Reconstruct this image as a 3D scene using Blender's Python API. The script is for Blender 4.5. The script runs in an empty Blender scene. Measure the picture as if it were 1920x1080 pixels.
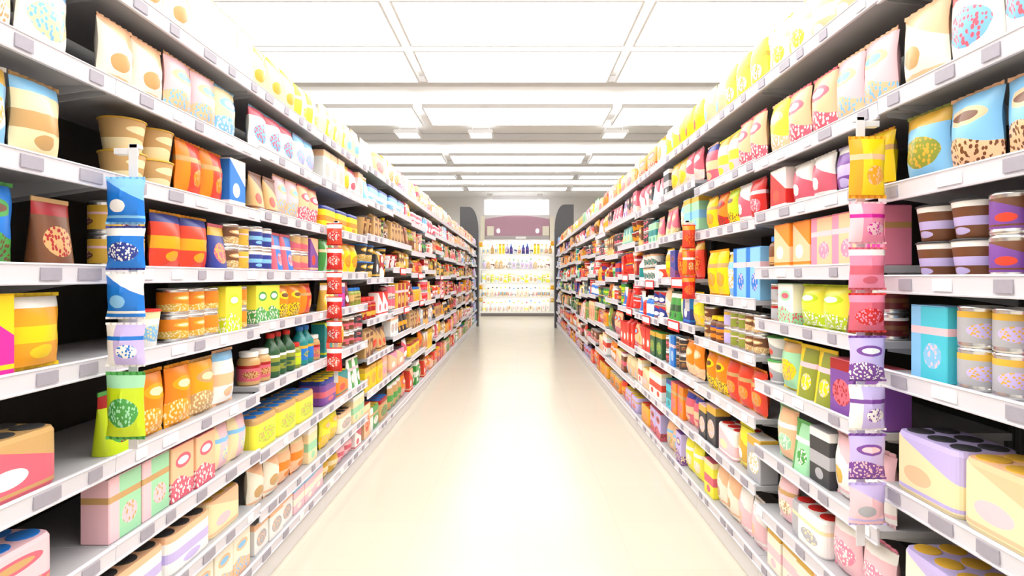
import bpy, math, random
from math import pi, sin, cos

SC = bpy.context.scene
COL = SC.collection
random.seed(7)

# ---------------------------------------------------------------- camera
H = 1.5                      # eye height; picture x = 970 + F*X/Y, y = 519 + F*(H-Z)/Y
F = 1100.0
cam_d = bpy.data.cameras.new('camera')
cam_d.sensor_width = 36.0
cam_d.lens = F / 1920 * 36.0
cam_d.shift_x = -10 / 1920
cam_d.shift_y = -21 / 1920
cam_d.clip_end = 200
cam = bpy.data.objects.new('camera', cam_d)
COL.objects.link(cam)
cam.location = (0, 0, H)
cam.rotation_euler = (pi / 2, 0, 0)
SC.camera = cam

# ---------------------------------------------------------------- light and exposure
W = bpy.data.worlds.new('world')
W.use_nodes = True
W.node_tree.nodes['Background'].inputs[0].default_value = (1, 1, 1, 1)
W.node_tree.nodes['Background'].inputs[1].default_value = 0.3
SC.world = W
SC.view_settings.view_transform = 'Standard'
SC.view_settings.look = 'None'
SC.view_settings.gamma = 1
SC.view_settings.use_curve_mapping = False
SC.view_settings.exposure = -0.55
LAMP = 9.0                   # strength of the ceiling light panels
NEAR_FILL = 7.0              # panels added near the camera to wash the near end white
SHELF_LED = 42.0
UP_FILL = 3.6               # glow added on the panel tops to brighten the ceiling

# ---------------------------------------------------------------- colours and materials
HEX = dict(white='f6f4f0', ivory='f5eedb', cream='f4e3b4', peach='f8c49a', pink='f291ae', blush='f6c8d0', magenta='d9279c',
           rose='dc6478', red='d62620', scarlet='e8462e', crimson='a5191c', maroon='5f1518', orange='f28a1c', amber='f5a81c',
           gold='dcae3c', yellow='f8d414', lemon='f4ee44', lime='c4dc20', olive='8f9838', green='48a048', forest='2c5a38',
           mint='a2dcb0', teal='1c8a8c', turquoise='48c4d8', skyblue='86c4f0', blue='1c78d4', navy='2c3c92', lavender='c6b8ea',
           purple='7c489e', brown='74462a', tan='cba26a', grey='b0b0b6', charcoal='3a3a3e', black='121212')


def rgb(n):
    h = HEX.get(n, n)
    out = []
    for i in (0, 2, 4):
        c = int(h[i:i + 2], 16) / 255
        out.append(c / 12.92 if c <= .04045 else ((c + .055) / 1.055) ** 2.4)
    return (*out, 1.0)


def new_mat(name):
    m = bpy.data.materials.new(name)
    m.use_nodes = True
    nt = m.node_tree
    b = nt.nodes['Principled BSDF']
    return m, nt, b


_plain = {}


def plain(name, col, rough=.5, metal=0., noise=.0, scale=20., trans=0.):
    if name in _plain:
        return _plain[name]
    m, nt, b = new_mat(name)
    c = rgb(col) if isinstance(col, str) else (*col, 1)
    b.inputs['Base Color'].default_value = c
    b.inputs['Roughness'].default_value = rough
    b.inputs['Metallic'].default_value = metal
    if trans:
        b.inputs['Transmission Weight'].default_value = trans
    if noise:
        tc = nt.nodes.new('ShaderNodeTexCoord')
        n = nt.nodes.new('ShaderNodeTexNoise')
        n.inputs['Scale'].default_value = scale
        n.inputs['Detail'].default_value = 4
        r = nt.nodes.new('ShaderNodeValToRGB')
        r.color_ramp.elements[0].color = tuple(x * (1 - noise) for x in c[:3]) + (1,)
        r.color_ramp.elements[1].color = tuple(min(1, x * (1 + noise)) for x in c[:3]) + (1,)
        nt.links.new(tc.outputs['Object'], n.inputs['Vector'])
        nt.links.new(n.outputs['Fac'], r.inputs[0])
        nt.links.new(r.outputs[0], b.inputs['Base Color'])
    _plain[name] = m
    return m


def glow(name, col, s):
    m, nt, b = new_mat(name)
    b.inputs['Base Color'].default_value = (.9, .9, .9, 1)
    b.inputs['Emission Color'].default_value = (*col, 1)
    b.inputs['Emission Strength'].default_value = s
    return m


_packs = {}


def pack(base, acc, third, style, rough=.4):
    """Printed packaging: base colour with bands, ovals and a mottled picture of the contents."""
    key = (base, acc, third, style, rough)
    if key in _packs:
        return _packs[key]
    m, nt, b = new_mat(f'{base}_{acc}_packaging')
    N, L = nt.nodes, nt.links
    b.inputs['Roughness'].default_value = rough
    tc = N.new('ShaderNodeTexCoord')
    sp = N.new('ShaderNodeSeparateXYZ')
    L.new(tc.outputs['Generated'], sp.inputs[0])
    u, v = sp.outputs['X'], sp.outputs['Z']

    def op(o, a, bb=0.0, clamp=False):
        n = N.new('ShaderNodeMath')
        n.operation = o
        n.use_clamp = clamp
        for i, x in enumerate((a, bb)):
            if isinstance(x, (int, float)):
                n.inputs[i].default_value = x
            else:
                L.new(x, n.inputs[i])
        return n.outputs[0]

    def gt(x, t): return op('GREATER_THAN', x, t)
    def lt(x, t): return op('LESS_THAN', x, t)
    def band(x, a, c): return op('MULTIPLY', gt(x, a), lt(x, c))

    def oval(cx, cy, rx, ry):
        a = op('DIVIDE', op('SUBTRACT', u, cx), rx)
        c = op('DIVIDE', op('SUBTRACT', v, cy), ry)
        return lt(op('ADD', op('MULTIPLY', a, a), op('MULTIPLY', c, c)), 1.0)

    def mix(f, a, c):
        n = N.new('ShaderNodeMix')
        n.data_type = 'RGBA'
        if isinstance(f, (int, float)):
            n.inputs[0].default_value = f
        else:
            L.new(f, n.inputs[0])
        for i, x in ((6, a), (7, c)):
            if isinstance(x, tuple):
                n.inputs[i].default_value = x
            else:
                L.new(x, n.inputs[i])
        return n.outputs[2]

    B, A, T = rgb(base), rgb(acc), rgb(third)
    no = N.new('ShaderNodeTexVoronoi')
    no.inputs['Scale'].default_value = 13
    L.new(tc.outputs['Generated'], no.inputs['Vector'])
    pic = mix(lt(no.outputs['Distance'], .42), A, T)
    if style == 0:
        c = mix(band(v, .34, .58), B, A)
        c = mix(gt(v, .84), c, T)
        c = mix(oval(.5, .2, .2, .1), c, A)
    elif style == 1:
        c = mix(gt(v, .8), B, T)
        c = mix(oval(.5, .4, .38, .24), c, pic)
    elif style == 2:
        c = mix(gt(op('ADD', v, op('MULTIPLY', u, .5)), .98), B, A)
        c = mix(oval(.4, .36, .22, .15), c, T)
        c = mix(band(v, .08, .14), c, A)
    elif style == 3:
        wav = op('ADD', .36, op('MULTIPLY', op('SINE', op('MULTIPLY', u, 5.0)), .07))
        c = mix(op('LESS_THAN', v, wav), B, pic)
        c = mix(oval(.5, .7, .34, .13), c, A)
        c = mix(oval(.5, .7, .24, .07), c, T)
    else:
        c = mix(lt(u, .3), B, A)
        c = mix(band(v, .62, .72), c, T)
        c = mix(oval(.62, .34, .24, .17), c, pic)
    L.new(c, b.inputs['Base Color'])
    _packs[key] = m
    return m


# ---------------------------------------------------------------- mesh helpers
class Geo:
    """Collects shapes of one part, each face with a material slot."""

    def __init__(s):
        s.v, s.f, s.m = [], [], []

    def box(s, x0, x1, y0, y1, z0, z1, b=0.0, m=0):
        """Box with chamfered edges (b = chamfer)."""
        n = len(s.v)
        if b <= 0:
            s.v += [(x, y, z) for z in (z0, z1) for y in (y0, y1) for x in (x0, x1)]
            fs = [(0, 2, 3, 1), (4, 5, 7, 6), (0, 1, 5, 4), (2, 6, 7, 3), (0, 4, 6, 2), (1, 3, 7, 5)]
        else:
            idx, fs = {}, []
            for ix, x in ((0, x0), (1, x1)):
                for iy, y in ((0, y0), (1, y1)):
                    for iz, z in ((0, z0), (1, z1)):
                        dx, dy, dz = (b if ix == 0 else -b), (b if iy == 0 else -b), (b if iz == 0 else -b)
                        for ax, p in (('x', (x, y + dy, z + dz)), ('y', (x + dx, y, z + dz)), ('z', (x + dx, y + dy, z))):
                            idx[ix, iy, iz, ax] = len(idx)
                            s.v.append(p)
            g = lambda *k: idx[k]
            for i in (0, 1):
                q = [(0, 0), (1, 0), (1, 1), (0, 1)]
                for ax in 'xyz':
                    k = [g(*((i, a, c) if ax == 'x' else (a, i, c) if ax == 'y' else (a, c, i)), ax) for a, c in q]
                    flip = (i == 0) if ax != 'y' else (i == 1)
                    fs.append(tuple(k[::-1]) if flip else tuple(k))
            for a in (0, 1):
                for c in (0, 1):
                    fs.append((g(a, c, 0, 'x'), g(a, c, 1, 'x'), g(a, c, 1, 'y'), g(a, c, 0, 'y')))
                    fs.append((g(a, 0, c, 'x'), g(a, 1, c, 'x'), g(a, 1, c, 'z'), g(a, 0, c, 'z')))
                    fs.append((g(0, a, c, 'y'), g(1, a, c, 'y'), g(1, a, c, 'z'), g(0, a, c, 'z')))
            for a in (0, 1):
                for c in (0, 1):
                    for e in (0, 1):
                        fs.append((g(a, c, e, 'x'), g(a, c, e, 'y'), g(a, c, e, 'z')))
        for f in fs:
            s.f.append(tuple(i + n for i in f))
            s.m.append(m)
        return s

    def lathe(s, prof, seg=16, m=0, cx=0., cy=0., caps=True):
        n = len(s.v)
        for r, z in prof:
            s.v += [(cx + r * cos(2 * pi * i / seg), cy + r * sin(2 * pi * i / seg), z) for i in range(seg)]
        for j in range(len(prof) - 1):
            for i in range(seg):
                a, c = n + j * seg + i, n + j * seg + (i + 1) % seg
                s.f.append((a, c, c + seg, a + seg))
                s.m.append(m)
        if caps:
            s.f.append(tuple(n + i for i in range(seg))[::-1])
            s.m.append(m)
            k = n + (len(prof) - 1) * seg
            s.f.append(tuple(k + i for i in range(seg)))
            s.m.append(m)
        return s

    def loft(s, rings, m=0, caps=True):
        n, k = len(s.v), len(rings[0])
        for r in rings:
            s.v += r
        for j in range(len(rings) - 1):
            for i in range(k):
                a, c = n + j * k + i, n + j * k + (i + 1) % k
                s.f.append((a, c, c + k, a + k))
                s.m.append(m)
        if caps:
            s.f.append(tuple(range(n, n + k))[::-1]); s.m.append(m)
            e = n + (len(rings) - 1) * k
            s.f.append(tuple(range(e, e + k))); s.m.append(m)
        return s

    def add(s, o):
        n = len(s.v)
        s.v += o.v
        s.f += [tuple(i + n for i in f) for f in o.f]
        s.m += o.m
        return s

    def mesh(s, name, mats, smooth=False):
        me = bpy.data.meshes.new(name)
        me.from_pydata(s.v, [], s.f)
        for mt in mats:
            me.materials.append(mt)
        for p, mi in zip(me.polygons, s.m):
            p.material_index = mi
            p.use_smooth = smooth
        me.update()
        import bmesh
        bm = bmesh.new()
        bm.from_mesh(me)
        bmesh.ops.recalc_face_normals(bm, faces=bm.faces)
        bm.to_mesh(me)
        bm.free()
        if smooth:
            me.set_sharp_from_angle(angle=math.radians(40))
        return me


def link(name, me, parent=None):
    o = bpy.data.objects.new(name, me)
    COL.objects.link(o)
    if parent:
        o.parent = parent
    return o


def build(name, geo, mats, parent=None, smooth=False):
    return link(name, geo.mesh(name, mats if isinstance(mats, (list, tuple)) else [mats], smooth), parent)


def tag(o, label, cat, group=None, kind=None):
    o['label'] = label
    o['category'] = cat
    if group:
        o['group'] = group
    if kind:
        o['kind'] = kind
    return o


def empty(name, loc=(0, 0, 0), rz=0.):
    o = bpy.data.objects.new(name, None)
    o.empty_display_size = .05
    COL.objects.link(o)
    o.location = loc
    o.rotation_euler = (0, 0, rz)
    return o


def struct(o):
    o['kind'] = 'structure'
    return o


ORD = ['zeroth', 'first', 'second', 'third', 'fourth', 'fifth', 'sixth', 'seventh', 'eighth', 'ninth', 'tenth', 'eleventh', 'twelfth',
       'thirteenth', 'fourteenth', 'fifteenth', 'sixteenth', 'seventeenth', 'eighteenth', 'nineteenth', 'twentieth']

# ---------------------------------------------------------------- the room
CEIL = 4.65
m_floor, nt, b = new_mat('polished_cream_floor_tile')
tc = nt.nodes.new('ShaderNodeTexCoord')
br = nt.nodes.new('ShaderNodeTexBrick')
br.offset = 0
br.inputs['Scale'].default_value = 1
br.inputs['Brick Width'].default_value = .6
br.inputs['Row Height'].default_value = .6
br.inputs['Mortar Size'].default_value = .0025
br.inputs['Color1'].default_value = (.585, .535, .445, 1)
br.inputs['Color2'].default_value = (.60, .55, .46, 1)
br.inputs['Mortar'].default_value = (.55, .50, .41, 1)
nz = nt.nodes.new('ShaderNodeTexNoise')
nz.inputs['Scale'].default_value = .8
nz.inputs['Detail'].default_value = 1
rr = nt.nodes.new('ShaderNodeMapRange')
rr.inputs[3].default_value = .18
rr.inputs[4].default_value = .22
nt.links.new(tc.outputs['Object'], br.inputs['Vector'])
nt.links.new(tc.outputs['Object'], nz.inputs['Vector'])
nt.links.new(nz.outputs['Fac'], rr.inputs[0])
nt.links.new(rr.outputs[0], b.inputs['Roughness'])
nt.links.new(br.outputs['Color'], b.inputs['Base Color'])
b.inputs['Specular IOR Level'].default_value = .2

m_ceil = plain('ceiling_paint', (.82, .82, .82), .9, noise=.03, scale=3)
m_wall = plain('wall_paint', (.78, .76, .74), .8, noise=.03, scale=2)
m_beam = plain('ceiling_beam_paint', (.66, .65, .65), .8, noise=.04, scale=4)
XW, Y0, Y1 = 7.0, -4.0, 23.2
struct(build('floor', Geo().box(-XW, XW, Y0, Y1, -.12, 0), m_floor))
struct(build('ceiling', Geo().box(-XW, XW, Y0, Y1, CEIL, CEIL + .12), m_ceil))
struct(build('wall_left', Geo().box(-XW - .12, -XW, Y0, Y1, -.12, CEIL + .12), m_wall))
struct(build('wall_right', Geo().box(XW, XW + .12, Y0, Y1, -.12, CEIL + .12), m_wall))
struct(build('wall_back', Geo().box(-XW, XW, Y1, Y1 + .12, -.12, CEIL + .12), m_wall))
struct(build('wall_front', Geo().box(-XW, XW, Y0 - .12, Y0, -.12, CEIL + .12), m_wall))
for y, hh in ((9.3, .10), (13.0, .14), (16.0, .12), (18.3, .12), (20.6, .14)):
    struct(build('ceiling_beam', Geo().box(-XW, XW, y - .12, y + .12, CEIL - hh, CEIL - .001, .01), m_beam))

# ---------------------------------------------------------------- ceiling lights
m_lamp = glow('ceiling_light_diffuser', (1, .985, .96), LAMP)
m_fill_near = glow('added_fill_diffuser', (1, .985, .96), NEAR_FILL)
m_lampframe = plain('white_lamp_frame', (.85, .85, .85), .4)


m_up = glow('added_uplight_glow', (1, .985, .97), UP_FILL)


def ceiling_light(x, y, w, d, label, mat, group, drop=.075):
    o = empty('ceiling_light', (x, y, CEIL - drop))
    f = Geo()
    t = .03
    for a in ((-w / 2, w / 2, -d / 2, -d / 2 + t), (-w / 2, w / 2, d / 2 - t, d / 2),
              (-w / 2, -w / 2 + t, -d / 2 + t, d / 2 - t), (w / 2 - t, w / 2, -d / 2 + t, d / 2 - t)):
        f.box(*a, 0, .07)
    build('lamp_frame', f, m_lampframe, o)
    build('diffuser', Geo().box(-w / 2 + t, w / 2 - t, -d / 2 + t, d / 2 - t, .008, .02), mat, o)
    if drop > .1:
        build('added_uplight', Geo().box(-w / 2 + t, w / 2 - t, -d / 2 + t, d / 2 - t, .05, .06), m_up, o)  # upward-glowing sheet added to lift the ceiling's brightness
        for sx in (-w * .35, w * .35):
            build('hanger_rod', Geo().lathe([(.006, .061), (.006, drop - .0005)], 8, cx=sx), m_lampframe, o)
    tag(o, label, 'ceiling light', group)


rows = [('over the far cross aisle', 19.5, .75), ('just before the far cross aisle', 17.2, .6), ('over the far third of the aisle', 14.6, 1.0),
        ('over the middle of the aisle', 10.7, 1.2)]
for nm, y, d in rows:
    for x, side in ((-3.45, 'left of the aisle'), (0, 'centred on the aisle'), (3.45, 'right of the aisle')):
        ceiling_light(x, y, 3.3, d, f'wide white ceiling light panel {nm}, {side}', m_lamp, 'light panels across the ceiling', .24)
for x, nm in ((-2.25, 'beside the left shelf tops'), (-.75, 'just off the aisle centre'), (2.0, 'beside the right shelf tops')):
    ceiling_light(x, 12.1, .5, .5, f'small square ceiling lamp between two wide panels, {nm}', m_lamp, 'small square ceiling lamps', .24)
n = 0
for y in (8.3, 6.9, 5.5, 4.1, 2.7, 1.3, -.1, -1.5):  # rows added to overexpose the near shelves and floor, most out of view
    n += 1
    for x, side in ((-2.85, 'left third'), (0, 'middle third'), (2.85, 'right third')):
        ceiling_light(x, y, 2.75, 1.25, f'broad added fill-light panel, {side} of the {ORD[n]} near row counted from the beam',
                      m_fill_near, 'added fill-light panels over the near shelves', .2)

# ---------------------------------------------------------------- product kinds
m_metal = plain('tin_metal', (.7, .7, .7), .25, 1.0)
m_white_plastic = plain('white_plastic', (.85, .85, .84), .35)


def superring(w, d, z, e=2.0, n=20, cx=0., cy=0.):
    out = []
    for i in range(n):
        t = 2 * pi * i / n
        c, s = cos(t), sin(t)
        out.append((cx + w / 2 * math.copysign(abs(c) ** (2 / e), c), cy + d / 2 * math.copysign(abs(s) ** (2 / e), s), z))
    return out


def k_box(w, h, d):
    g = Geo().box(-w / 2, w / 2, -d / 2, d / 2, 0, h, .003)
    t = Geo().box(-w / 2 + .004, w / 2 - .004, -d / 2 - .0008, d / 2 - .01, h - .001, h + .0012)
    return [('carton', g, 'design', False), ('tuck_flap', t, 'accent', False)]


def k_bag(w, h, d):
    g = Geo()
    rings = []
    nz = 11
    for j in range(nz):
        v = j / (nz - 1)
        zz = h * (.05 + .9 * v)
        dep = .006 + (d - .006) * sin(pi * min(1, max(0, .06 + .9 * v))) ** .65
        ww = w * (1 - .08 * sin(pi * v))
        r = superring(ww, dep, zz, 1.6, 20)
        r = [(x, y + .0025 * sin(9 * x / w * 3 + 7 * v), z) for x, y, z in r]
        rings.append(r)
    g.loft(rings)
    ts, bs = Geo(), Geo()
    for q, z0, z1 in ((ts, h * .95, h), (bs, 0, h * .05)):
        k = 12
        a = [(-w / 2 + w * i / k, (.0025 if i % 2 else -.0025)) for i in range(k + 1)]
        ring = [(x, y - .0015) for x, y in a] + [(x, y + .0015) for x, y in a[::-1]]
        q.loft([[(x, y, z0) for x, y in ring], [(x, y, z1) for x, y in ring]])
    return [('pouch_body', g, 'design', True), ('top_seal', ts, 'accent', False), ('bottom_seal', bs, 'accent', False)]


def k_pouch(w, h, d):
    g = Geo()
    rings = []
    for j in range(10):
        v = j / 9
        dep = d * (1 - v) ** .7 + .007
        e = 3.2 - 1.2 * v
        ww = w * (.96 + .04 * v)
        rings.append(superring(ww, dep, h * .93 * v, e, 20))
    g.loft(rings)
    ts = Geo().box(-w / 2, w / 2, -.0025, .0025, h * .93, h, .001)
    return [('pouch_body', g, 'design', True), ('zip_seal', ts, 'accent', False)]


def k_can(w, h, d):
    r = w / 2
    b = Geo().lathe([(r * .94, 0), (r, .004), (r, .008), (r * .97, .012), (r * .97, h - .012), (r, h - .008), (r, h - .004), (r * .94, h), (r * .92, h - .003)], 20)
    l = Geo().lathe([(r * .975, .014), (r * .985, .016), (r * .985, h - .016), (r * .975, h - .014)], 20, caps=False)
    return [('can_body', b, 'metal', True), ('paper_label', l, 'design', True)]


def k_jar(w, h, d):
    r = w / 2
    b = Geo().lathe([(r * .85, 0), (r * .97, .006), (r, .02), (r, h * .68), (r * .9, h * .78), (r * .72, h * .83), (r * .72, h * .86)], 20)
    l = Geo().lathe([(r * 1.004, h * .14), (r * 1.01, h * .15), (r * 1.01, h * .6), (r * 1.004, h * .61)], 20, caps=False)
    c = Geo().lathe([(r * .78, h * .845), (r * .82, h * .85), (r * .82, h * .985), (r * .78, h)], 20)
    return [('jar_body', b, 'accent', True), ('paper_label', l, 'design', True), ('lid', c, 'cap', True)]


def k_bottle(w, h, d):
    r = w / 2
    b = Geo().lathe([(r * .86, 0), (r, .008), (r, h * .55), (r * .96, h * .62), (r * .6, h * .74), (r * .38, h * .82), (r * .36, h * .9)], 20)
    l = Geo().lathe([(r * 1.004, h * .14), (r * 1.012, h * .15), (r * 1.012, h * .5), (r * 1.004, h * .51)], 20, caps=False)
    c = Geo().lathe([(r * .42, h * .885), (r * .44, h * .89), (r * .44, h * .985), (r * .38, h)], 16)
    return [('bottle_body', b, 'accent', True), ('paper_label', l, 'design', True), ('cap', c, 'cap', True)]


def k_tub(w, h, d):
    r = w / 2
    b = Geo().lathe([(r * .72, 0), (r * .76, .004), (r * .95, h * .92), (r * .95, h * .94)], 20)
    c = Geo().lathe([(r * .95, h * .935), (r, h * .94), (r, h * .975), (r * .97, h * .98), (r * .93, h * .982), (r * .92, h)], 20)
    return [('tub_body', b, 'design', True), ('lid', c, 'cap', True)]


def k_carton(w, h, d):
    b = Geo().box(-w / 2, w / 2, -d / 2, d / 2, 0, h * .86, .004)
    g = Geo()
    y = d / 2 - .003
    g.loft([[(-w / 2 + .003, -y, h * .858), (w / 2 - .003, -y, h * .858), (w / 2 - .003, y, h * .858), (-w / 2 + .003, y, h * .858)],
            [(-w / 2 + .003, -.004, h * .96), (w / 2 - .003, -.004, h * .96), (w / 2 - .003, .004, h * .96), (-w / 2 + .003, .004, h * .96)],
            [(-w / 2 + .003, -.004, h), (w / 2 - .003, -.004, h), (w / 2 - .003, .004, h), (-w / 2 + .003, .004, h)]])
    return [('carton_body', b, 'design', False), ('gable_top', g, 'accent', False)]


def k_multipack(w, h, d):
    g = Geo()
    rings = []
    for z, k in ((0, .96), (h * .06, 1), (h * .5, 1.0), (h * .92, .995), (h, .95)):
        rings.append(superring(w * k, d * k, z, 7, 28))
    g.loft(rings)
    c = Geo()
    for i in range(3):
        x = -w / 2 + w * (i + .5) / 3
        c.lathe([(w / 6 * .8, h * 1.0), (w / 6 * .8, h * 1.015), (w / 6 * .7, h * 1.02)], 14, cx=x, cy=-d * .2)
        c.lathe([(w / 6 * .8, h * 1.0), (w / 6 * .8, h * 1.015), (w / 6 * .7, h * 1.02)], 14, cx=x, cy=d * .22)
    return [('shrink_wrap', g, 'design', False), ('pack_lids', c, 'cap', True)]


KIND = {  # builder, object name, words, category, (w, h, d), roughness
    'box': (k_box, 'biscuit_box', 'carton box', 'box', (.15, .21, .09), .45),
    'bag': (k_bag, 'snack_bag', 'snack bag', 'bag', (.17, .235, .085), .3),
    'pouch': (k_pouch, 'stand_up_pouch', 'stand-up pouch', 'pouch', (.135, .20, .07), .32),
    'can': (k_can, 'food_tin', 'food tin', 'tin', (.10, .115, .10), .4),
    'jar': (k_jar, 'sauce_jar', 'sauce jar', 'jar', (.10, .15, .10), .35),
    'bottle': (k_bottle, 'drink_bottle', 'plastic bottle', 'bottle', (.095, .26, .095), .3),
    'tub': (k_tub, 'noodle_tub', 'noodle tub', 'tub', (.125, .125, .125), .4),
    'carton': (k_carton, 'gable_carton', 'gable carton', 'carton', (.11, .22, .09), .4),
    'multipack': (k_multipack, 'wrapped_multipack', 'wrapped multipack', 'multipack', (.26, .14, .18), .35),
}
THIRD = ['white', 'crimson', 'scarlet', 'cream', 'tan', 'navy', 'gold', 'white', 'brown', 'blush']
PALE_THIRD = ['white', 'cream', 'blush', 'tan', 'gold', 'peach', 'skyblue']
CAPS = {n: plain(n + '_cap', n, .4) for n in ('white', 'red', 'gold', 'blue', 'green', 'charcoal', 'yellow')}
_tmpl = {}


def template(kind, w, h, d, detailed):
    q = lambda x: max(.02, round(x / .01) * .01)
    key = (kind, q(w), q(h), q(d), detailed)
    if key not in _tmpl:
        parts = KIND[kind][0](*key[1:4])
        name = KIND[kind][1]
        if detailed:
            _tmpl[key] = [(pn, g.mesh(pn, [None], sm), [role]) for pn, g, role, sm in parts]
        else:
            roles, g = [], Geo()
            for pn, pg, role, sm in parts:
                if role not in roles:
                    roles.append(role)
                pg.m = [roles.index(role)] * len(pg.m)
                g.add(pg)
            _tmpl[key] = [(name, g.mesh(name, [None] * len(roles), any(p[3] for p in parts)), roles)]
    return _tmpl[key], key


def product(kind, base, acc, loc, rz, w, h, d, label, group, detailed, third=None, name=None):
    hsh = sum(ord(c) * (i + 3) for i, c in enumerate(base + acc + kind))
    pale = base in ('white', 'ivory', 'cream', 'peach', 'blush', 'mint', 'lemon')
    third = third or (PALE_THIRD[hsh % len(PALE_THIRD)] if pale else THIRD[hsh % len(THIRD)])
    if third == base:
        third = 'white' if base != 'white' else 'rose'
    rough = KIND[kind][5]
    mats = {'design': pack(*((acc, base) if kind in ('jar', 'bottle') else (base, acc)), third, hsh % 5, rough),
            'accent': plain(f'{base if kind in ("jar", "bottle") else acc}_wrap', base if kind in ('jar', 'bottle') else acc, rough),
            'cap': list(CAPS.values())[hsh % len(CAPS)], 'metal': m_metal}
    parts, key = template(kind, w, h, d, detailed)
    name = name or KIND[kind][1]
    sc = (w / key[1], d / key[3], h / key[2])

    def put(o, roles):
        for i, r in enumerate(roles):
            o.material_slots[i].link = 'OBJECT'
            o.material_slots[i].material = mats[r]

    if detailed:
        o = empty(name, loc, rz)
        for pn, me, roles in parts:
            put(link(pn, me, o), roles)
    else:
        pn, me, roles = parts[0]
        o = link(name, me)
        o.location, o.rotation_euler = loc, (0, 0, rz)
        put(o, roles)
    o.scale = sc
    return tag(o, label, KIND[kind][3], group)


# ---------------------------------------------------------------- shelving bays
m_shelf = plain('grey_shelf_enamel', (.42, .42, .44), .45, noise=.04, scale=6)
m_rail = plain('pale_price_rail', (.66, .645, .70), .35, noise=.02, scale=4)
m_rail_red = plain('red_promo_rail', 'red', .4)
m_back = plain('charcoal_back_panel', (.035, .034, .034), .6, noise=.2, scale=12)
m_post = plain('dark_slotted_post', (.06, .06, .06), .45)
m_base = plain('pale_kick_plate', (.70, .69, .70), .45, noise=.03, scale=4)
m_tag = plain('price_tag_card', (.34, .32, .38), .5, noise=.08, scale=60)
m_tag_white = plain('price_tag_white', (.88, .88, .88), .5)
DEPTH = .46
NB = 17
XL, XR = -1.22, 1.135
YL0, BL = .785, 1.0
YR0, BR = .89, .96


def base_levels(side, k):
    if side == 'L':
        if k < 2:
            return [.15, .40, .66, .93, 1.24, 1.51, 1.79, 2.08, 2.38]
        if k < 4:
            return [.15, .36, .64, .96, 1.26, 1.51, 1.80, 2.10, 2.38]
        return [.15, .50, .86, 1.15, 1.52, 1.83, 2.12, 2.40]
    if k == 0:
        return [.15, .50, .84, 1.19, 1.48, 1.76, 2.04, 2.39]
    if k == 1:
        return [.15, .40, .68, .99, 1.28, 1.52, 1.78, 2.03, 2.40]
    if k == 2:
        return [.15, .48, .80, 1.10, 1.37, 1.76, 2.04, 2.40]
    return [.15, .47, .81, 1.16, 1.47, 1.79, 2.11, 2.40]


def levels(side, k):
    """Shelf heights; the bays further on are set a little differently from one another."""
    lv = base_levels(side, k)
    if 4 <= k < NB - 1:
        q = random.Random(k * 31 + (side == 'R') * 977)
        grp = [q.choice((-.05, -.025, 0, 0, .03, .05)) for _ in lv]
        lv = [z if s in (0, len(lv) - 1) else z + g for s, (z, g) in enumerate(zip(lv, grp))]
    return lv


def bay_words(side, k):
    if side == 'L':
        return ['bay before blue packs', 'bay past blue packs', 'bay before six red packs'][k] if k < 3 else f'{ORD[k - 2]} bay past six red packs'
    return ['bay before pink packs', 'bay past pink packs', 'bay before three red packs'][k] if k < 3 else f'{ORD[k - 2]} bay past three red packs'


def shelf_words(s, n):
    return 'bottom shelf' if s == 0 else 'top shelf' if s == n - 1 else f'{ORD[s + 1]} shelf'


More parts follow.
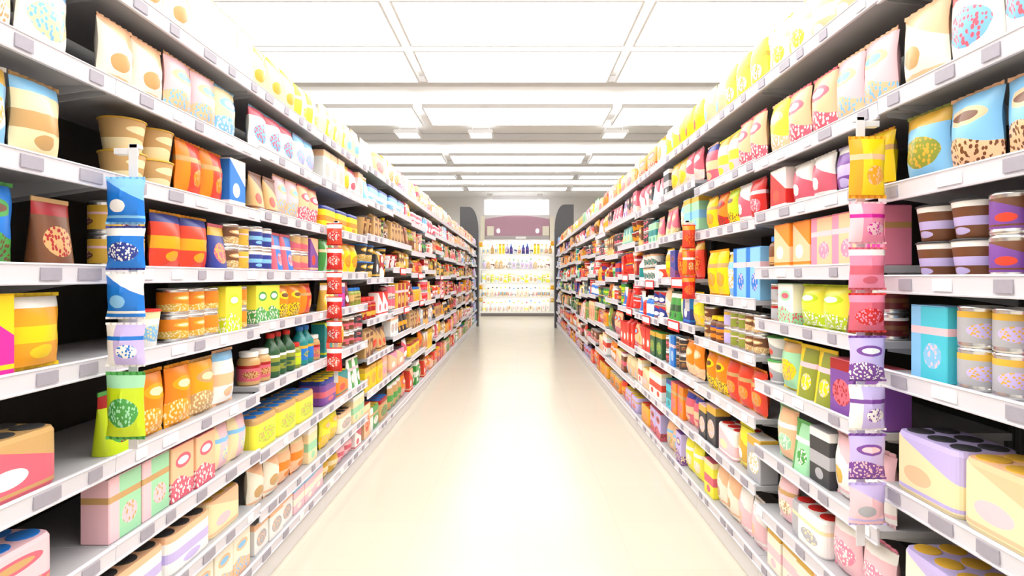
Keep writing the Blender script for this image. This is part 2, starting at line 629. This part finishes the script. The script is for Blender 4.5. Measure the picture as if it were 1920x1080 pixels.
def make_bay(side, k):
    """Built in a local frame: x along the run, -y towards the aisle."""
    Wd = BL if side == 'L' else BR
    yc = (YL0 + BL * (k + .5)) if side == 'L' else (YR0 + BR * (k + .5))
    o = empty('shelving_bay', (XL if side == 'L' else XR, yc, 0), pi / 2 if side == 'L' else -pi / 2)
    a, c = -Wd / 2 + .001, Wd / 2 - .001
    build('back_panel', Geo().box(a, c, DEPTH, DEPTH + .02, .0, 2.72, .002), m_back, o)
    for x in (a + .012, c - .012):
        g = Geo().box(x - .011, x + .011, DEPTH - .03, DEPTH - .001, .0, 2.74, .002)
        build('upright_post', g, m_post, o)
    kp = build('kick_plate', Geo().box(a, c, .02, .035, .0, .10, .003), m_base, o)
    lv = levels(side, k)
    for s, z in enumerate(lv):
        top = z + .016
        g = Geo().box(a, c, .008, DEPTH - .032, top - .024, top, .002)
        if s > 0:      # folded bracket ends under the deck
            for x in (a + .026, c - .026):
                g.loft([[(x - .002, DEPTH - .04, top - .09), (x + .002, DEPTH - .04, top - .09), (x + .002, DEPTH - .04, top - .024), (x - .002, DEPTH - .04, top - .024)],
                        [(x - .002, .05, top - .035), (x + .002, .05, top - .035), (x + .002, .05, top - .024), (x - .002, .05, top - .024)]])
        sh = build('shelf', g, m_shelf, o)
        r = Geo()
        hz = .031 if s else .026
        prof = [(.008, z + .026), (.0, z + .026), (-.003, z + .022), (.0, z + .02), (.003, z - hz + .006), (-.003, z - hz + .004), (-.002, z - hz), (.008, z - hz)]
        r.loft([[(a, y, zz) for y, zz in prof], [(c, y, zz) for y, zz in prof]])
        build('price_rail', r, m_rail, sh)
        if k <= 4:
            nt_ = 5
            for i in range(nt_):
                x = a + (i + .5 + random.uniform(-.25, .25)) * Wd / nt_
                wt = random.choice((.055, .07, .09))
                t = Geo().box(x - wt / 2, x + wt / 2, -.0022, .0014, z - .019, z + .014, .0005)
                build('price_tag', t, m_tag if random.random() < .7 else m_tag_white, sh)
        if side == 'R' and k in (3, 4, 5) and s in (3, 4) or side == 'L' and k in (5, 6, 8) and s in (3, 4):
            x = random.uniform(-.2, .1)
            p = Geo().box(x, x + .3, -.008, -.0035, z - .05, z + .026, .001)
            p.box(x + .02, x + .28, -.0088, -.0079, z - .034, z + .012, 0, 1)
            build('promotion_strip', p, [m_rail_red, m_tag_white], sh)
    tag(o, f'charcoal shelving bay with pale price rails, the {bay_words(side, k)}', 'shelving bay', 'shelving bays along the aisle')
    return o


for side in 'LR':
    for k in range(NB):
        make_bay(side, k)

# ---------------------------------------------------------------- what stands on each shelf, from the camera's end
SPEC = {  # near bays' top and bottom packs are pale to imitate washed-out brightness
    ('L', 0): {7: 'bag cream ivory 1|bag white cream 2', 6: 'bag skyblue white 1|bag cream tan 1|bag cream ivory 1', 5: 'bag blue green 1|gap .05|pouch brown tan 1|bag amber brown 1',
               4: 'box magenta yellow 1|bag amber yellow 1|bag red crimson 1', 3: 'multipack rose tan 1|multipack rose brown 1', 2: 'multipack blush rose 2',
               1: 'box white blush 3', 0: 'box white ivory 3'},
    ('L', 1): {8: 'bag ivory peach 3|box white cream 3', 7: 'bag ivory peach 2|bag blush peach 2|bag cream skyblue 2', 6: 'gap .1|tub tan cream 2|bag scarlet orange 2|box blue white 1|bag mint green 1',
               5: 'can gold brown 2|gap .04|bag scarlet amber 2|pouch navy rose 1|can brown tan 3', 4: 'gap .17|tub white skyblue 1|gap .05|can orange gold 3|box lemon lime 2',
               3: 'pouch lime green 1|gap .03|bag orange amber 2|bag amber tan 1|bag white peach 3', 2: 'box mint blush 2|box peach rose 2|bag blush cream 2', 1: 'multipack white lavender 2|multipack cream peach 2', 0: 'box white blush 3|box ivory peach 3'},
    ('L', 2): {8: 'bag cream yellow 3|bag ivory lemon 3', 7: 'bag white skyblue 3|bag ivory lavender 2|box white grey 1', 6: 'pouch tan brown 2|bag blush peach 2|bag peach rose 2',
               5: 'can navy skyblue 2|pouch blue rose 2|can rose tan 2|box purple peach 2', 4: 'box lemon green 2|bag orange yellow 2|bag scarlet orange 2', 3: 'jar tan rose 2|bottle forest olive 3|jar olive lime 1|bottle teal blue 2',
               2: 'multipack lemon lime 3', 1: 'bag ivory peach 2|bag peach orange 2|box cream mint 2', 0: 'box white grey 3|box blush ivory 3'},
    ('L', 3): {8: 'bag lemon cream 3|bag cream peach 3', 7: 'box white grey 3|bag peach yellow 1|bag white rose 2', 6: 'multipack yellow orange 3', 5: 'bag mint green 2|bag amber gold 1|bag yellow orange 2',
               4: 'pouch gold yellow 2|box purple magenta 1|pouch maroon crimson 1|jar olive tan 3', 3: 'box teal lime 1|bag amber gold 2|can brown rose 2|can charcoal rose 2', 2: 'multipack purple rose 1|multipack orange teal 1|pouch green white 2',
               1: 'bag lemon yellow 2|multipack ivory grey 1|box cream mint 2', 0: 'bag gold cream 2|bag blush rose 2|box white rose 2'},
    ('R', 0): {6: 'bag white skyblue 2|bag ivory peach 2', 5: 'bag skyblue peach 2|bag skyblue olive 1|bag yellow amber 1', 4: 'can purple brown 2|tub brown lavender 2|can charcoal rose 2', 3: 'can rose purple 1|can grey lavender 2|box turquoise skyblue 1|can olive grey 1',
               2: 'multipack cream peach 1|multipack cream lavender 1', 1: 'multipack peach cream 1|multipack ivory lavender 1', 0: 'box white cream 3'},
    ('R', 1): {8: 'bag peach white 3|bag ivory lemon 3', 7: 'bag blush peach 2|bag peach rose 2|bag lemon peach 2', 6: 'bag yellow amber 1|bag purple lavender 1|bag rose white 2|box red white 2', 5: 'box pink magenta 1|box peach pink 2|box peach orange 2|jar brown tan 1|bag orange peach 1',
               4: 'can maroon brown 1|pouch rose brown 1|bag lemon lime 2|box white mint 1|can grey tan 2', 3: 'box purple rose 2|pouch olive yellow 2|bag mint yellow 1|tub grey white 1', 2: 'bag white blush 2|box charcoal grey 1|pouch mint green 1|bag peach mint 2', 1: 'bag blush pink 2|multipack white grey 1|bag blush ivory 2', 0: 'box white grey 3|box ivory blush 3'},
    ('R', 2): {7: 'bag lemon ivory 3|bag peach cream 3', 6: 'bag peach rose 2|bag blush lemon 2|bag rose peach 2', 5: 'bag red rose 1|bag rose white 1|bag lime yellow 1|bag orange red 1|bag yellow amber 2', 4: 'box skyblue blue 2|bag skyblue white 1|bag yellow amber 2|bag white navy 1',
               3: 'can brown tan 2|can olive brown 2|can lavender navy 1|jar brown orange 2', 2: 'bag scarlet orange 3|bag orange yellow 2|bag amber yellow 1', 1: 'box grey white 1|bag gold lemon 1|multipack blush white 1|box charcoal blush 1', 0: 'bag blush white 2|bag ivory peach 2|box lemon rose 2'},
    ('R', 3): {7: 'bag yellow lemon 3|bag lemon white 3', 6: 'bag rose blush 2|bag peach yellow 2|box charcoal grey 1|bag rose peach 1', 5: 'box mint skyblue 2|bag skyblue white 1|gap .1|pouch rose tan 2', 4: 'bag scarlet red 3|box navy purple 1|bag amber yellow 2',
               3: 'bag lemon yellow 1|box navy blue 1|bag lemon mint 1|pouch green forest 2|bag ivory peach 1', 2: 'bag orange peach 2|can charcoal brown 2|box blue skyblue 1|can brown rose 2', 1: 'bag rose peach 2|box orange rose 2|box turquoise teal 1|bag peach rose 1', 0: 'bag lemon cream 2|box lavender purple 1|bag peach gold 2'},
}
BACK = {('L', 3): {6: 'bottle forest green 3|bottle olive green 3|bottle forest lime 3'}, ('L', 2): {6: 'bottle forest olive 3|gap .1|bottle brown green 4'}}
PAL = {
    'L': [['orange rose', 'tan green', 'blush peach', 'scarlet peach', 'green white', 'peach scarlet'], ['amber orange', 'peach pink', 'tan white', 'yellow amber', 'orange scarlet', 'rose white'],
          ['tan brown', 'brown amber', 'white grey', 'rose peach', 'charcoal amber', 'brown tan'], ['rose red', 'scarlet white', 'crimson gold', 'rose blush', 'amber tan', 'maroon rose', 'white red'],
          ['brown gold', 'olive gold', 'maroon orange', 'scarlet tan', 'charcoal gold', 'crimson white', 'black amber'], ['brown tan', 'olive brown', 'peach rose', 'tan scarlet', 'white skyblue', 'rose white', 'charcoal green'],
          ['peach amber', 'white rose', 'skyblue white', 'tan peach', 'blush peach', 'rose white', 'white grey'], ['cream yellow', 'peach rose', 'ivory amber', 'blush ivory', 'tan peach', 'white cream', 'peach white']],
    'R': [['orange brown', 'green lime', 'amber orange', 'brown peach', 'lavender rose', 'scarlet amber'], ['scarlet orange', 'rose peach', 'peach cream', 'brown rose', 'orange white', 'teal mint', 'white scarlet'],
          ['scarlet red', 'forest green', 'amber red', 'charcoal brown', 'peach scarlet', 'olive green', 'white rose'], ['red scarlet', 'navy red', 'blue white', 'brown orange', 'white lemon', 'green lime', 'charcoal teal', 'white red'],
          ['scarlet red', 'amber gold', 'crimson orange', 'mint green', 'red navy', 'rose scarlet', 'white teal', 'white scarlet'], ['mint teal', 'amber rose', 'rose tan', 'peach amber', 'charcoal rose', 'brown amber', 'white peach'],
          ['amber tan', 'rose blush', 'purple lavender', 'white rose', 'peach scarlet', 'brown amber', 'charcoal rose'], ['orange scarlet', 'mint green', 'lemon white', 'peach rose', 'tan yellow', 'white rose', 'ivory orange']],
}
KINDS_FOR = [['bag', 'box', 'multipack'], ['bag', 'multipack', 'box'], ['box', 'bag', 'carton', 'pouch'], ['jar', 'can', 'pouch', 'tub', 'box'],
             ['jar', 'bottle', 'pouch', 'tub', 'carton'], ['pouch', 'bottle', 'carton', 'can', 'tub'], ['bag', 'carton', 'pouch', 'box', 'multipack'], ['multipack', 'bag', 'carton', 'pouch']]


def random_spec(side, k, s, n):
    lev = s if n == 8 else min(7, s - 1 if s > 2 else s)
    pal = PAL[side][lev]
    out = []
    far = k >= 9
    for i in range(5 if not far else 4):
        if k == NB - 1:
            colr = random.choice(['lavender white', 'skyblue lavender', 'white skyblue', 'lavender skyblue'])
        else:
            colr = random.choice(pal)
        kd = random.choice(KINDS_FOR[lev])
        out.append(f'{kd} {colr} {random.choice((1, 2, 2, 3)) if not far else random.choice((1, 2))}')
    return '|'.join(out)


DESIGN = {0: 'band', 1: 'oval', 2: 'swoosh', 3: 'wave', 4: 'stripe'}


def fill(side, k, s, spec, y_in=0.0, back=False, start=0.0):
    lv = levels(side, k)
    n = len(lv)
    top = lv[s] + .0165
    clear = (lv[s + 1] - .035 - top) if s + 1 < n else .30
    Wd = BL if side == 'L' else BR
    y0 = YL0 + BL * k if side == 'L' else YR0 + BR * k
    pos, end = start + .012, Wd - .012
    far = 1.0 if k < 4 else 1.25 if k < 9 else 1.55
    entries = [e.split() for e in spec.split('|')]
    count = 0
    i = 0
    while i < 40:
        e = entries[i % len(entries)]
        i += 1
        if e[0] == 'gap':
            pos += float(e[1]) if i <= len(entries) else 0
            continue
        kind, base, acc, cnt = e[0], e[1], e[2], int(e[3])
        bw, bh, bd = KIND[kind][4]
        rnd = random.uniform(.92, 1.08)
        w, h, d = bw * rnd, bh * random.uniform(.92, 1.1), bd
        if kind in ('bag', 'box', 'pouch', 'bottle', 'carton'):
            h = max(h, clear * random.uniform(.66, .84))
        else:
            w *= 1.06
        if kind == 'multipack':
            h = max(h, clear * .6)
        if kind in ('can', 'jar', 'tub'):
            w *= far if far > 1 else 1
            h = h * (far ** .6)
            d = w
        else:
            w *= far
        if kind == 'bottle':
            d = w = min(w, h * .42)
        hmax = clear * .92
        if h > hmax:
            if kind in ('can', 'jar', 'tub'):
                d = w = w * max(.75, hmax / h)
            h = hmax
        if kind in ('can', 'tub') and .40 * clear < h < .58 * clear and s < n - 1:
            h = .455 * clear
        stackable = kind in ('can', 'tub', 'multipack') and 2.05 * h < clear * .97 and not back and s < n - 1
        hsh = sum(ord(c) * (q + 3) for q, c in enumerate(base + acc + kind)) % 5
        for j in range(cnt):
            if pos + w > end:
                break
            count += 1
            along = pos + w / 2
            y = y0 + along
            ins = .022 + y_in + random.uniform(0, .012)
            x = (XL - ins - d / 2) if side == 'L' else (XR + ins + d / 2)
            yaw = random.uniform(-.03, .03) if kind in ('bag', 'pouch', 'box') and k < 6 else random.uniform(-pi, pi) * (1 if kind in ('can', 'jar', 'bottle') else 0)
            rz = (pi / 2 if side == 'L' else -pi / 2) + yaw
            where = f'{ORD[min(count, 20)]} on {shelf_words(s, n)}, {bay_words(side, k)}'
            if back:
                where = f'{ORD[min(count, 20)]} behind yellow multipacks, {bay_words(side, k)}' if k == 3 else f'{ORD[min(count, 20)]} behind pouches, {bay_words(side, k)}'
            lab = f'{base} {KIND[kind][2]} with {acc} {"label" if kind in ("jar", "bottle") else DESIGN[hsh]}, {where}'
            det = k <= 3
            for lay in range(2 if stackable else 1):
                lb = lab if not lay else f'{base} {KIND[kind][2]} stacked above the {where}'
                o = product(kind, base, acc, (x, y, top + lay * (h * (1.022 if kind == 'multipack' else 1.0) + .001)), rz, w, h, d, lb,
                            f'{KIND[kind][2]}s on the {shelf_words(s, n)}', det)
            pos += w + (.006 if k < 4 else .012)
        if pos + .07 > end:
            break
        if i >= len(entries) and i > 12:
            break


for side in 'LR':
    for k in range(NB):
        lv = levels(side, k)
        for s in range(len(lv)):
            sp = SPEC.get((side, k), {}).get(s)
            if sp is None:
                if k == 0:
                    continue
                sp = random_spec(side, k, s, len(lv))
            fill(side, k, s, sp, start=(.52 if side == 'L' else .36) if k == 0 else 0)
            bk = BACK.get((side, k), {}).get(s)
            if bk:
                fill(side, k, s, bk, y_in=.23, back=True)

# ---------------------------------------------------------------- packs hanging on strips at the bay joints, facing the camera
m_strip = plain('clear_white_strip', (.75, .75, .78), .3)


def clip_strip(name_label, x, y, z0, z1, packs, words, group, w=.115):
    """packs: (colour, accent, third, bottom z, height)."""
    sgn = 1 if x < 0 else -1
    xc = x + sgn * (w / 2 + .006)
    o = empty('hanging_clip_strip', (xc, y, z0))
    build('strip', Geo().box(-.014, .014, .0005, .003, 0, z1 - z0, .0005), m_strip, o)
    hk = Geo().box(-.012, .012, .0005, .03, z1 - z0 - .012, z1 - z0, .001)
    hk.box(*sorted((-sgn * (w / 2 + .004), 0)), .004, .03, z1 - z0 - .03, z1 - z0 - .012, .001)
    build('hook', hk, m_strip, o)
    tag(o, name_label, 'clip strip')
    for i, (c, a, t, z, h) in enumerate(packs):
        pos = 'topmost' if i == 0 else 'lowest' if i == len(packs) - 1 else ORD[i + 1] + ' from top'
        product('bag', c, a, (xc, y - .032, z), 0, w, h, .055, f'{c} snack pack, {pos} of the {words}', group, True, third=t, name='hanging_snack_pack')


clip_strip('white hanging strip carrying the blue and green packs', XL, YL0 + BL - .02, .98, 1.90,
           [('blue', 'skyblue', 'white', 1.655, .14), ('blue', 'navy', 'white', 1.52, .13), ('blue', 'white', 'skyblue', 1.375, .14), ('lavender', 'white', 'blue', 1.235, .13), ('lime', 'green', 'mint', 1.02, .2)],
           'packs on the strip past the magenta box', 'packs on the blue and green strip')
clip_strip('white hanging strip carrying six red packs', XL, YL0 + 3 * BL - .02, .82, 1.86,
           [('scarlet', 'red', 'white', 1.70, .14), ('red', 'scarlet', 'white', 1.545, .14), ('scarlet', 'red', 'white', 1.39, .14), ('red', 'scarlet', 'white', 1.235, .14), ('scarlet', 'red', 'white', 1.08, .14), ('red', 'scarlet', 'white', .90, .15)],
           'six red packs on one strip', 'packs on the six-pack red strip', .10)
clip_strip('white hanging strip carrying yellow, pink and lavender packs', XR, YR0 + BR - .02, .66, 2.0,
           [('yellow', 'amber', 'peach', 1.74, .19), ('pink', 'blush', 'magenta', 1.60, .13), ('pink', 'rose', 'white', 1.46, .13), ('rose', 'red', 'pink', 1.33, .12), ('lavender', 'purple', 'white', 1.18, .14), ('lavender', 'white', 'purple', 1.03, .14), ('lavender', 'purple', 'blush', .88, .14), ('blush', 'lavender', 'grey', .74, .13)],
           'strip with pink packs', 'packs on the pink and lavender strip')
clip_strip('white hanging strip carrying three red packs', XR, YR0 + 3 * BR - .02, 1.28, 1.86,
           [('scarlet', 'red', 'orange', 1.68, .15), ('scarlet', 'orange', 'white', 1.51, .16), ('red', 'scarlet', 'orange', 1.36, .14)],
           'three red packs on one strip', 'packs on the three-pack red strip', .085)

# ---------------------------------------------------------------- dark panels closing the far end of each run
m_end = plain('dark_end_board', (.07, .07, .075), .45, noise=.1, scale=6)
m_edge = plain('grey_end_edge', (.35, .35, .36), .4)
for side in 'LR':
    x, y, sg = (XL, YL0 + BL * NB, 1) if side == 'L' else (XR, YR0 + BR * NB, -1)
    o = empty('run_end_board', (x, y, 0))
    pts = [(0.04, 0.0), (0.04, 2.9)]
    for i in range(9):
        a = i / 8 * pi / 2
        pts.append((.04 - .28 * (1 - cos(a)), 2.9 + .72 * sin(a)))
    pts += [(-.52, 3.62), (-.52, 0)]
    if sg < 0:
        pts = [(-p, z) for p, z in pts]
    g = Geo().loft([[(p, .003, z) for p, z in pts], [(p, .035, z) for p, z in pts]])
    build('board', g, m_end, o)
    e = Geo().box(*sorted((sg * .041, sg * .055)), .0, .04, 0, 2.9, .002)
    build('edge_trim', e, m_edge, o)
    tag(o, 'tall dark end board with rounded top closing the run that carries ' + ('six red packs' if side == 'L' else 'pink packs'), 'end board')
    for z, c in ((2.40, 'orange'), (1.12, 'amber'), (.75, 'gold')):
        product('bag', c, 'yellow', (x + sg * .115, y - .04, z), 0, .11, .15, .05,
                f'small {c} pack hanging on the dark end board beside ' + ('six red packs run' if side == 'L' else 'pink packs run'), 'packs hanging on the end boards', False, name='hanging_snack_pack')

# ---------------------------------------------------------------- the glowing display across the end of the aisle
YE = 22.3
m_ewhite = plain('white_display_enamel', (.86, .85, .83), .4)
m_purple = plain('dusky_plum_canopy', (.46, .26, .34), .5, noise=.06, scale=3)
m_cream = plain('cream_pillar_paint', (.78, .73, .60), .5)
m_led = glow('shelf_light_tube', (1, .98, .92), SHELF_LED)
m_box = glow('lit_header_box', (1, 1, .98), 3.0)
m_kick = plain('taupe_kick_plate', (.16, .14, .13), .5)
E = empty('end_display', (0, YE, 0))
build('back_panel', Geo().box(-1.40, 1.40, .44, .47, 0, 2.86), m_ewhite, E)
for x in (-1.43, 1.40):
    build('side_panel', Geo().box(x, x + .03, .0, .47, 0, 2.86, .003), m_ewhite, E)
build('kick_plate', Geo().box(-1.40, 1.40, -.006, .02, 0, .119, .002), m_kick, E)
EL = [.17, .74, 1.27, 1.80, 2.36]
for s, z in enumerate(EL):
    sh = build('shelf', Geo().box(-1.399, 1.399, .005, .439, z - .025, z, .002), m_ewhite, E)
    build('price_rail', Geo().box(-1.399, 1.399, -.008, .004, z - .05, z + .012, .002), m_ewhite, sh)
    if s:
        build('light_tube', Geo().box(-1.3, 1.3, .05, .07, z - .045, z - .026, .003), m_led, sh)
cn = Geo()
k = 14
top = [(-1.22 + 2.44 * i / k, 3.70 + .13 * sin(pi * i / k)) for i in range(k + 1)]
ring = top + [(1.22, 3.06), (-1.22, 3.06)]
cn.loft([[(x, .02, z) for x, z in ring], [(x, .3, z) for x, z in ring]])
cp = build('canopy', cn, m_purple, E)
build('canopy_lip', Geo().box(-1.22, 1.22, -.06, .3, 2.90, 3.059, .01), plain('grey_canopy_lip', (.42, .38, .38), .5), cp)
build('name_plate', Geo().box(-.06, .33, -.068, -.061, 2.94, 3.02, .003), m_white_plastic, cp)
for x in (-.72, .76):
    sp = Geo()
    sp.loft([[(x + .07 * cos(2 * pi * i / 16), -.05, 3.24 + .09 * sin(2 * pi * i / 16)) for i in range(16)],
             [(x + .05 * cos(2 * pi * i / 16), .019, 3.24 + .07 * sin(2 * pi * i / 16)) for i in range(16)]])
    build('spot_lamp', sp, glow('spot_lamp_glass', (1, .9, .92), 1.0), cp)
    px = x * 1.42
    build('corner_block', Geo().box(px - .13, px + .13, -.05, .019, 3.06, 3.42, .01), m_cream, cp)
for x in (-1.41, 1.23):
    build('pillar', Geo().box(x, x + .18, .0, .4, 2.861, 3.80, .01), m_cream, E)
lt = build('tube_light', Geo().box(-1.28, 1.28, .17, .20, 2.83, 2.858, .002), m_led, E)
tag(E, 'white glowing wall display with plum canopy closing the end of the aisle', 'display unit')
B = empty('light_box', (0, YE - .1, 3.86))
build('lit_face', Geo().box(-1.25, 1.2, .0, .16, 0, .56, .02), m_box, B)
for x in (-1.05, .85):
    build('hanger', Geo().box(x - .1, x + .1, .05, .1, .561, CEIL - 3.86 - .001), m_lampframe, B)
tag(B, 'white lit box hanging from the ceiling above the plum canopy', 'light box')

EROW = [
    ('bottle', ['white ivory', 'ivory white', 'white peach', 'ivory lemon'], .40), ('bottle', ['white ivory', 'cream white', 'white rose', 'ivory tan', 'white grey'], .34),
    ('carton', ['white lemon', 'ivory lime', 'white tan', 'lemon white'], .33), ('bottle', ['white tan', 'tan ivory', 'lavender white', 'white brown', 'grey white'], .37), None]
for s, row in enumerate(EROW):
    z = EL[s] + .001
    x, n = -1.34, 0
    while True:
        if s < 4:
            kind, pal, h = row
            cl, w = random.choice(pal), .135
            hh = h * random.uniform(.85, 1.1)
        else:
            if n in (4, 5, 13, 14):
                kind, cl, w, hh = 'box', 'lemon yellow', .10, .40
            elif 6 <= n <= 8 or 10 <= n <= 12:
                kind, cl, w, hh = 'bottle', random.choice(['navy purple', 'white navy', 'lavender purple']), .125, random.uniform(.32, .42)
            else:
                kind, cl, w, hh = 'bottle', random.choice(['cream tan', 'tan gold', 'white cream']), .13, random.uniform(.3, .4)
        if x + w > 1.37:
            break
        n += 1
        bcol, acol = cl.split()
        product(kind, bcol, acol, (x + w / 2, YE + .1 + w / 2, z), 0, w, hh, w if kind != 'box' else .12,
                f'{bcol} and {acol} {KIND[kind][2]}, {ORD[n]} on {shelf_words(s, 5)} of the glowing end display', f'goods on the glowing {shelf_words(s, 5)}', False)
        x += w + .028
